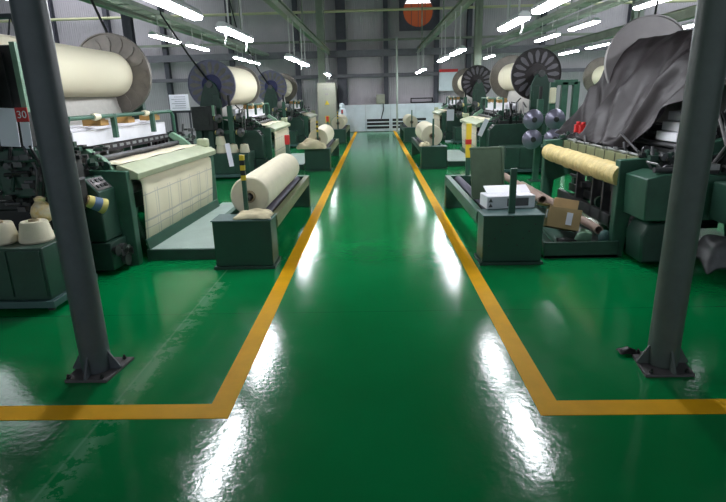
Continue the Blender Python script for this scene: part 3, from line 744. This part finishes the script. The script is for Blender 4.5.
def cloth_roll(s, y0, y1, r, label, z=.48, v=1.33, core=True):
    o = (v, (y0+y1)/2, z); t = thing('cloth_roll', label, 'cloth roll', (s*v, o[1], z), 'cloth rolls on the winding stands'); N = lambda: MB(o, s)
    zc = z+math.sqrt(max((r+.06)**2-.12**2, 0))-.06
    m = N(); m.lathe([(.05, 0), (r*.5, -.004), (r-.012, 0), (r, .012), (r, y1-y0-.012), (r-.012, y1-y0), (.05, y1-y0)], (v, y0, zc), 'y', 44); m.build('cloth', 'cream', t)
    m = N(); m.lathe([(.045, -.03), (.065, -.03), (.065, y1-y0+.03), (.045, y1-y0+.03), (.045, -.03)], (v, y0, zc), 'y', 20); m.build('core', 'core', t)
    m = N(); m.cyl((v, y0-.16, zc), (v, y1+.15, zc), .03, 12); m.build('spindle', 'dark', t)
cloth_roll(-1, 5.42, 7.75, .205, 'long cream cloth roll on the nearest left winding stand')
cloth_roll(-1, 12.45, 14.4, .235, 'cream cloth roll with rag before it on the second left winding stand')
cloth_roll(-1, 19.45, 21.6, .24, 'smallest looking cream cloth roll at the far left of the aisle')
cloth_roll(1, 12.5, 14.5, .245, 'cream cloth roll on the second right winding stand')
cloth_roll(1, 19.45, 21.4, .22, 'small cream cloth roll at the far right of the aisle')

def rag(x0, x1, y0, y1, z, label, h=.07, seed=0, over=0.):
    ni, nj = 26, 18; g = []
    for i in range(ni):
        row = []
        for j in range(nj):
            a, b = i/(ni-1)*2-1, j/(nj-1)*2-1
            q = max(0, 1-abs(a)**4)*max(0, 1-abs(b)**4)
            q = q**.6; hh = h*q*(.62+.45*noise.noise((a*2+seed, b*2.5, seed)))+.022*q*abs(sin(b*7+a*3+seed))
            ed = 1+.16*noise.noise((a*2, b*2, seed+4))
            x = (x0+x1)/2+a*(x1-x0)/2*ed; y = (y0+y1)/2+b*(y1-y0)/2*ed
            row.append((x, y, z+.006+max(0, hh)))
        g.append(row)
    c = ((x0+x1)/2, (y0+y1)/2, z); m = MB(c); m.sheet(g)
    return tag(m.build('rag', 'rag', solid=.006, sub=1, smooth=180, loc=c), label, 'rag')
rag(-1.4, -1.05, 4.99, 5.26, .502, 'crumpled cream rag on the nearest left winding stand box', .06, 1)
rag(-1.78, -1.12, 11.95, 12.3, .502, 'large cream rag heaped on the second left winding stand box', .22, 2.5)
rag(1.0, 1.25, 11.99, 12.25, .502, 'small cream rag on the second right winding stand box', .09, 4.2)

# ------------------------------------------------------------------ right near stand: lid, carton
t = tag(MB((1.28, 6.0, .51)).obox((1.28, 6.05, .75), (.38, .035, .58), (radians(-12), 0, radians(8))).obox((1.28, 6.12, 1.03), (.4, .06, .03), (radians(-12), 0, radians(8))).obox((1.46, 6.075, .75), (.025, .07, .58), (radians(-12), 0, radians(8))).build('cover_panel', 'olivegreen', bevel=.006, loc=(1.28, 6.0, .51)), 'loose olive green cover panel leaning upright on the right winding stand', 'panel')
o = (1.34, 5.4, .502); t = thing('white_carton', 'white printed carton lying on the nearest right winding stand', 'carton', o)
m = MB(o); m.obox((1.36, 5.4, .57), (.5, .26, .13), (0, 0, radians(5))); m.build('box', 'white', t, bevel=.008)
m = MB(o); m.obox((1.38, 5.52, .66), (.46, .16, .01), (radians(20), 0, radians(5))); m.build('flap', 'white', t)
m = MB(o)
for q in ((1.16, .595), (1.16, .545)): MB(o).prism([(q[0]-.02, q[1]-.018), (q[0]+.02, q[1]-.018), (q[0], q[1]+.022)], 5.244, 5.256).build('printed_arrow', 'dsteel', t, smooth=0)
m.obox((1.44, 5.276, .57), (.22, .006, .08), (0, 0, radians(5))); m.build('printed_mark', 'dsteel', t, smooth=0)
# scrap in the tray
t = thing('cardboard_carton', 'open brown cardboard carton in the scrap tray', 'carton', (1.98, 5.5, .15)); o = (1.98, 5.5, .15)
Rz = radians(-14); Rx = radians(-16); Ry = radians(8)
RM = Matrix.Rotation(Rz, 3, 'Z') @ Matrix.Rotation(Ry, 3, 'Y') @ Matrix.Rotation(Rx, 3, 'X'); c0 = Vector((2.0, 5.55, .32))
def cb(name, c, size, mt, bev=.003):
    m = MB(o); m.obox(tuple(c0+RM @ Vector(c)), size, (Rx, Ry, Rz)); m.build(name, mt, t, bevel=bev)
cb('front_wall', (0, -.14, 0), (.32, .008, .22), 'kraft'); cb('back_wall', (0, .14, 0), (.32, .008, .22), 'kraft')
cb('side_wall', (-.16, 0, 0), (.008, .28, .22), 'kraft'); cb('side_wall', (.16, 0, 0), (.008, .28, .22), 'kraft'); cb('bottom', (0, 0, -.108), (.32, .28, .006), 'kraft')
cb('flap', (.03, .16, .17), (.26, .008, .13), 'kraft'); cb('flap', (-.22, 0, .12), (.13, .26, .008), 'kraft')
cb('label', (.05, -.148, .0), (.06, .004, .13), 'paper', 0); cb('label', (-.168, -.03, .03), (.004, .12, .09), 'paper', 0)
for k, (x, y0, y1, z, r, lab) in enumerate(((2.2, 5.75, 7.9, .3, .05, 'long brown cardboard tube beneath the yellow wrapped roll'), (2.32, 5.35, 7.6, .24, .045, 'brown cardboard tube lowest beside the right machine frame'), (1.95, 6.1, 8.0, .42, .05, 'brown cardboard tube behind the open cardboard carton'))):
    m = MB((x, y0, z)); m.lathe([(r*.8, 0), (r, 0), (r, y1-y0), (r*.8, y1-y0), (r*.8, 0)], (x, y0, z), 'y', 18)
    tag(m.build('cardboard_tube', 'tube', loc=(x, y0, z)), lab, 'tube')
def scrap(name, pts, mt, lab, w):
    c = pts[0][0]; m = MB(c); m.sheet([[a, tuple((Vector(a)+Vector(b))/2+Vector((0, 0, .012))), b] for a, b in pts])
    tag(m.build(name, mt, solid=.006, loc=c), lab, 'scrap')
scrap('bent_sheet', [((2.0, 5.24, .12), (2.22, 5.3, .06)), ((2.08, 5.3, .22), (2.25, 5.34, .2)), ((2.16, 5.42, .24), (2.3, 5.44, .18))], 'lgreen', 'bent pale green metal sheet below the cardboard carton', .2)
scrap('bent_sheet', [((1.76, 5.2, .2), (1.92, 5.22, .05)), ((1.74, 5.5, .24), (1.9, 5.5, .1)), ((1.75, 5.9, .26), (1.88, 5.9, .12))], 'green', 'dark green metal strip at the left of the scrap tray', .2)
scrap('white_strip', [((2.2, 5.22, .09), (2.4, 5.26, .06)), ((2.18, 5.6, .16), (2.38, 5.64, .14)), ((2.1, 6.0, .2), (2.3, 6.02, .18))], 'alu', 'long pale grey board lying in the scrap tray', .2)
scrap('dark_film', [((1.85, 5.2, .1), (2.05, 5.19, .06)), ((1.86, 5.28, .18), (2.06, 5.26, .16)), ((1.9, 5.4, .15), (2.1, 5.4, .13))], 'black', 'crumpled black film at the front of the scrap tray', .2)
scrap('side_plate', [((2.28, 5.24, .04), (2.42, 5.26, .04)), ((2.27, 5.24, .2), (2.42, 5.26, .18)), ((2.3, 5.26, .25), (2.38, 5.27, .25))], 'bluegreen', 'small grey green plate standing by the right machine leg', .2)

# ------------------------------------------------------------------ weft side: cone cabinets, feeders, control columns
def make_cabinet(s, y0, label):
    o = (3.1, -.75, 0); t = thing('yarn_cabinet', label, 'cabinet', (s*3.1, y0-.75, 0)); N = lambda: MB(o, s)
    N().box(2.68, 3.7, -1.04, -.42, .1, .54).build('body', 'dgreen', t, bevel=.008)
    N().box(2.64, 3.74, -1.08, -.38, .04, .1).build('plinth', 'bluegreen', t, bevel=.005)
    for v in (2.72, 3.66):
        for y in (-1.0, -.46): N().cyl((v, y, 0), (v, y, .04), .03, 10).build('foot', 'dark', t)
    for a, b in ((2.7, 2.96), (2.98, 3.68)): N().box(a, b, -1.052, -1.038, .13, .52).build('door', 'dgreen', t, bevel=.004)
    N().box(2.672, 2.682, -.58, -.46, .12, .34).build('vent', 'dark', t)
    return t
C1 = make_cabinet(-1, 5., 'dark green cabinet at the left edge under two white yarn cones')
copy_tree(C1, (-3.1, 11.4, 0), 'dark green cabinet under a row of yarn cones before the second left machine')
copy_tree(C1, (-3.1, 18.25, 0), 'dark green cabinet before the furthest left machine')
C2 = make_cabinet(1, 12., 'dark green cabinet below the lilac feeder discs on the right')
copy_tree(C2, (3.1, 18.25, 0), 'dark green cabinet before the furthest right machine')

def cone(x, y, z, r, h, label, mt='cream', group=None, rot=None):
    t = thing('yarn_cone', label, 'yarn cone', (x, y, z), group)
    if rot: t.rotation_euler = rot
    m = MB((0, 0, 0)); m.lathe([(r*.3, .004), (r*.93, 0), (r, .015), (r*.78, h-.012), (r*.72, h), (r*.3, h)], (0, 0, 0), 'z', 32); m.build('yarn', mt, t)
    m = MB((0, 0, 0)); m.lathe([(r*.24, .0), (r*.36, 0), (r*.28, h+.015), (r*.2, h+.015), (r*.2, h-.03), (.001, h-.03)], (0, 0, 0), 'z', 18); m.build('paper_core', 'core', t)
    return t
cone(-2.86, 4.2, .542, .135, .17, 'white yarn cone on the left edge cabinet, right one of two')
cone(-3.13, 4.16, .542, .13, .17, 'white yarn cone on the left edge cabinet, left one cut by the picture edge')
for i, (x, y, z, lab) in enumerate(((-2.78, 11.25, .542, 'right yarn cone of the row before the second left machine'), (-3.02, 11.25, .542, 'middle yarn cone of the row before the second left machine'), (-3.28, 11.25, .542, 'left yarn cone of the row, with another stacked on top'), (-3.28, 11.25, .715, 'yarn cone stacked on the left cone before the second left machine'), )):
    cone(x, y, z, .11, .17, lab)
# banded cone on a peg of the left drive housing
t = thing('yarn_cone', 'blue and yellow banded yarn cone on a peg of the nearest left machine', 'yarn cone', (-2.6, 4.875, .69), rot=(radians(62), radians(0), radians(-40)))
for nm, a, b, mt in (('base_band', 0, .05, 'coneyel'), ('middle_band', .05, .12, 'coneblue'), ('top_band', .12, .17, 'coneyel')):
    ra, rb = .075-.12*a, .075-.12*b
    m = MB(); m.lathe([(.02, a), (ra, a), (rb, b), (.02, b)], (0, 0, 0), 'z', 24); m.build(nm, mt, t)
m = MB(); m.lathe([(.0, .165), (.028, .165), (.03, .175), (.036, .18), (.04, .17)], (0, 0, 0), 'z', 18); m.build('paper_core', 'kraft', t)
m = MB(); m.cyl((0, 0, -.02), (0, 0, .02), .012, 8); m.build('peg', 'steel', t)

# yarn feeders
def make_feeder(s, x, y, z, label, k=1., dark=False):
    t = thing('yarn_feeder', label, 'yarn feeder', (x, y, z), 'yarn feeders')
    m = MB(); m.lathe([(0, -.05), (.03, -.05), (.09, -.03), (.15, .01), (.155, .03), (.12, .05), (0, .05)], (0, 0, 0), 'y', 28); m.build('drum_disc', 'dsteel' if dark else 'acc', t)
    m = MB(); m.lathe([(0, -.065), (.035, -.06), (.045, -.04), (0, -.03)], (0, 0, 0), 'y', 16); m.build('eyelet', 'dark', t)
    m = MB(); m.lathe([(0, .05), (.11, .05), (.09, .16), (.085, .24), (0, .24)], (0, 0, 0), 'y', 24); m.build('yarn_winding', 'wrap', t)
    m = MB(); m.box(-.05, .05, .2, .36, -.06, .06); m.build('motor', 'dgreen', t, bevel=.01)
    if dark: t.rotation_euler.z = -.8*s
    for c in kids(t): c.scale = (k, k, k)
    return t
def feeder_stand(s, y, label, v0=2.75, v1=3.5, vp=None, z0=.542):
    vp = vp or (v0+v1)/2; t = thing('feeder_stand', label, 'stand', (s*vp, y, 0)); o = (vp, 0, 0); N = lambda: MB(o, s)
    N().box(vp-.05, vp+.05, -.05, .05, z0+.02, 1.5).build('post', 'green', t, bevel=.006)
    N().cyl((vp, 0, 1.5), (vp, 0, 1.72), .03, 10).build('post_tip', 'black', t)
    for z in ((.82, 1.2) if z0 == 0 else (.95, 1.25)): N().box(v0-.05, v1+.05, -.03, .03, z-.03, z+.03).build('cross_arm', 'green', t, bevel=.004)
    N().box(vp-.12, vp+.12, -.12, .12, z0, z0+.02).build('foot', 'dgreen', t)
    return t
def quad(s, y, where, v0, v1, zs=(.82, 1.16), k=1., dark=False):
    f = None
    for z in zs:
        for v, nm in ((v0, 'aisle side'), (v1, 'wall side')):
            lab = 'round yarn feeder %s, %s %s' % (where, 'upper' if z > 1 else 'lower', nm)
            if f is None: f = make_feeder(s, s*v, y-.36*k-.03, z, lab, k, dark)
            else: copy_tree(f, (s*v, y-.36*k-.03, z), lab)
feeder_stand(1, 10.0, 'green feeder stand with lilac discs before the second right machine', 2.83, 3.22, z0=0)
quad(1, 10.0, 'before the second right machine', 2.8, 3.18, k=1.15)
feeder_stand(-1, 11.62, 'green feeder post with a black tip before the second left machine', 2.85, 3.3, 3.12)
quad(-1, 11.62, 'before the second left machine', 2.85, 3.3, (.95, 1.25), k=.62, dark=True)
feeder_stand(-1, 18.35, 'small distant feeder post before the furthest left machine', 2.85, 3.3)
quad(-1, 18.35, 'before the furthest left machine', 2.85, 3.3, (.95, 1.25), k=.62, dark=True)
feeder_stand(1, 18.35, 'small distant feeder post before the furthest right machine', 2.8, 3.3)
quad(1, 18.35, 'before the furthest right machine', 2.8, 3.3, (.95, 1.25), k=.8, dark=True)
# dark weft unit by the left pillar
t = thing('weft_unit', 'dark oily weft machinery with hoses behind the left pillar and cabinet', 'machine unit', (-3.1, 4.72, 0)); o = (3.1, 4.72, 0); rw = random.Random(21)
N = lambda: MB(o, -1)
N().box(2.78, 3.7, 4.64, 4.82, 0, .72).build('base', 'black', t, bevel=.01)
N().box(2.92, 3.3, 4.5, 4.84, .85, 1.28).build('gear_case', 'dgreen', t, bevel=.02)
N().box(2.72, 3.6, 4.62, 4.84, .72, .88).build('bed', 'dark', t, bevel=.01)
m = N(); m.m = 1; m.box(2.7, 2.95, 4.64, 4.8, .7, 1.2); cluster(m, (2.66, 3.2, 4.48, 4.8, .74, 1.3), 60, rw, .03, .09); cluster(m, (2.9, 3.3, 4.44, 4.52, .8, 1.32), 34, rw, .03, .08); m.build('linkage', ['dsteel', 'dark', 'dgreen'], t)
for k in range(4):
    a = 2.72+.06*k; N().tube([(a+.12, 4.5, 1.3), (a, 4.44, 1.1), (a+.05, 4.45, .9), (a+.14, 4.5, .72)], .012, 8).build('hose', 'dsteel' if k % 2 else 'black', t)

def control_column(s, y, label, v0, v1, z0, z1, mt='dark', legs=True):
    o = ((v0+v1)/2, y, 0); t = thing('control_column', label, 'control cabinet', (s*o[0], y, 0)); N = lambda: MB(o, s)
    N().box(v0, v1, y-.16, y+.16, z0, z1).build('body', mt, t, bevel=.01)
    if legs:
        for a in (v0+.05, v1-.15): N().box(a, a+.1, y-.08, y+.08, 0, z0).build('leg', 'dgreen', t)
    N().box(v0-.045, v0-.0, y-.18, y-.12, z0+.3, z1+.02).build('edge_strip', 'lgreen', t)
    N().box(v0+.08, v1-.08, y-.172, y-.158, z0+.1, z1-.06).build('door', mt, t, bevel=.005)
    return t
control_column(-1, 4.72, 'dark control cabinet with a pale green edge at the left picture edge', 2.99, 3.24, 1.28, 2.12, legs=False)
control_column(-1, 11.6, 'dark control cabinet beside the second left warp beam', 3.45, 3.9, 1.0, 1.5, 'dark')
# tall slotted frame in front of second right beam
t = thing('slotted_frame', 'tall green slotted frame beside the second right warp beam', 'frame', (3.7, 10.75, 0)); o = (3.7, 10.75, 0)
m = MB(o)
for v in (3.42, 3.64, 3.86): m.box(v, v+.12, 10.7, 10.8, 0, 1.8)
m.box(3.5, 3.94, 10.7, 10.8, 1.74, 1.84).box(3.5, 3.94, 10.7, 10.8, .9, 1.0)
m.build('frame', 'green', t, bevel=.006)
m = MB(o); m.obox((3.46, 10.67, 1.55), (.12, .06, .3), (0, 0, 0)); m.build('hanging_rag', 'cream', t, bevel=.02)

# papers and signs
def sheet(x0, x1, y, z0, z1, label, mt='paper', name='paper_sheet', rot=0):
    c = ((x0+x1)/2, y, (z0+z1)/2); m = MB(c); m.obox(c, (x1-x0, .004, z1-z0), (0, rot, 0)); return tag(m.build(name, mt, smooth=0, loc=c), label, 'paper')
sheet(-3.2, -3.03, 4.5, 1.3, 1.62, 'white paper sheet hanging on the left machine next to a red sign', rot=.06)
sheet(-3.01, -2.93, 4.5, 1.28, 1.5, 'small white slip hanging below the red sign', rot=.05)
t = thing('number_sign', 'small red sign reading 30 beside the left pillar', 'sign', (-2.965, 4.49, 1.56))
m = MB((-2.965, 4.49, 1.56)); m.box(-3.02, -2.915, 4.487, 4.493, 1.505, 1.62); m.build('plate', 'red', t, smooth=0)
cu = bpy.data.curves.new('digits', 'FONT'); cu.body = '30'; cu.size = .085; cu.align_x = 'CENTER'; cu.align_y = 'CENTER'; cu.extrude = .001
tx = bpy.data.objects.new('digits', cu); COL.objects.link(tx)
dg = bpy.context.evaluated_depsgraph_get(); me = bpy.data.meshes.new_from_object(tx.evaluated_get(dg))
bpy.data.objects.remove(tx); me.materials.clear(); me.materials.append(M['white'])
d = bpy.data.objects.new('digits', me); COL.objects.link(d); d.parent = t; d.location = (0, -.006, 0); d.rotation_euler = (pi/2, 0, 0)
sheet(-2.19, -2.12, 7.78, .68, 1.02, 'white paper strip hanging at the far end of the nearest left machine', rot=-.12)
sheet(2.3, 2.4, 11.7, .72, 1.1, 'slanted white paper strip on the second right machine', rot=.4)
sheet(2.5, 2.75, 18.8, .72, 1.1, 'white paper sheet on the side of the furthest right machine')
t = thing('notice_board', 'pale printed notice board standing behind the nearest left machine', 'notice board', (-5.05, 14, 0))
m = MB((-5.05, 14, 0)); m.box(-5.3, -4.8, 13.98, 14.01, 1.38, 1.78); m.build('sheet', 'paper', t)
m = MB((-5.05, 14, 0)); 
for k in range(6): m.box(-5.24+.08*(k % 2), -4.88, 13.972, 13.98, 1.44+.055*k, 1.45+.055*k)
m.build('printed_lines', 'lilac', t)
m = MB((-5.05, 14, 0)); m.box(-5.32, -4.78, 14.01, 14.04, 1.32, 1.38).box(-5.3, -5.26, 14.01, 14.04, 0, 1.4).box(-4.84, -4.8, 14.01, 14.04, 0, 1.4); m.build('frame', 'column', t)
# bag of yellow yarn
m = MB((-2.93, 4.44, .66)); g = [(0, 0), (.055, .01), (.085, .05), (.09, .1), (.075, .15), (.04, .19), (.05, .22), (.02, .235), (0, .235)]
m.lathe(g, (-2.93, 4.44, .64), 'z', 18)
m.v = [(x*(1+.18*noise.noise((x*22, y*22, z*22))), y*(1+.18*noise.noise((x*22, y*20, z*18+4))), z) for x, y, z in m.v]
b = m.build('plastic_bag', 'bag', loc=(-2.93, 4.44, .66)); tag(b, 'clear plastic bag of yellow yarn hanging beside the left pillar', 'bag')
# grey cover on the floor side of the right pillar
g = [[(2.85+.6*i/11, 4.35+.35*j/7, .02+.42*min(1, max(0, 1-abs((j-3.5)/3.9)**3))*(.85+.3*noise.noise((i*.5, j*.5, 2)))*(1 if i > 0 else .4)) for j in range(8)] for i in range(12)]
m = MB((3.15, 4.5, 0)); m.sheet(g)
tag(m.build('dust_cover', 'dsteel', solid=.008, sub=1, smooth=180, loc=(3.15, 4.5, 0)), 'grey sheet draped over a low hump behind the right pillar', 'cover')

# ------------------------------------------------------------------ light: lamps of the hall, added roof strips, world fill through the end left unwalled
w = bpy.data.worlds.new('world'); sc.world = w; w.use_nodes = True
bg = w.node_tree.nodes['Background']; bg.inputs[0].default_value = (.82, .9, 1, 1); bg.inputs[1].default_value = .36
vs = sc.view_settings; vs.view_transform = 'Standard'; vs.look = 'None'; vs.gamma = 1; vs.use_curve_mapping = False; vs.exposure = 0.78
sc.cycles.max_bounces = 6; sc.cycles.use_denoising = True
sc.cycles.sample_clamp_indirect = 8
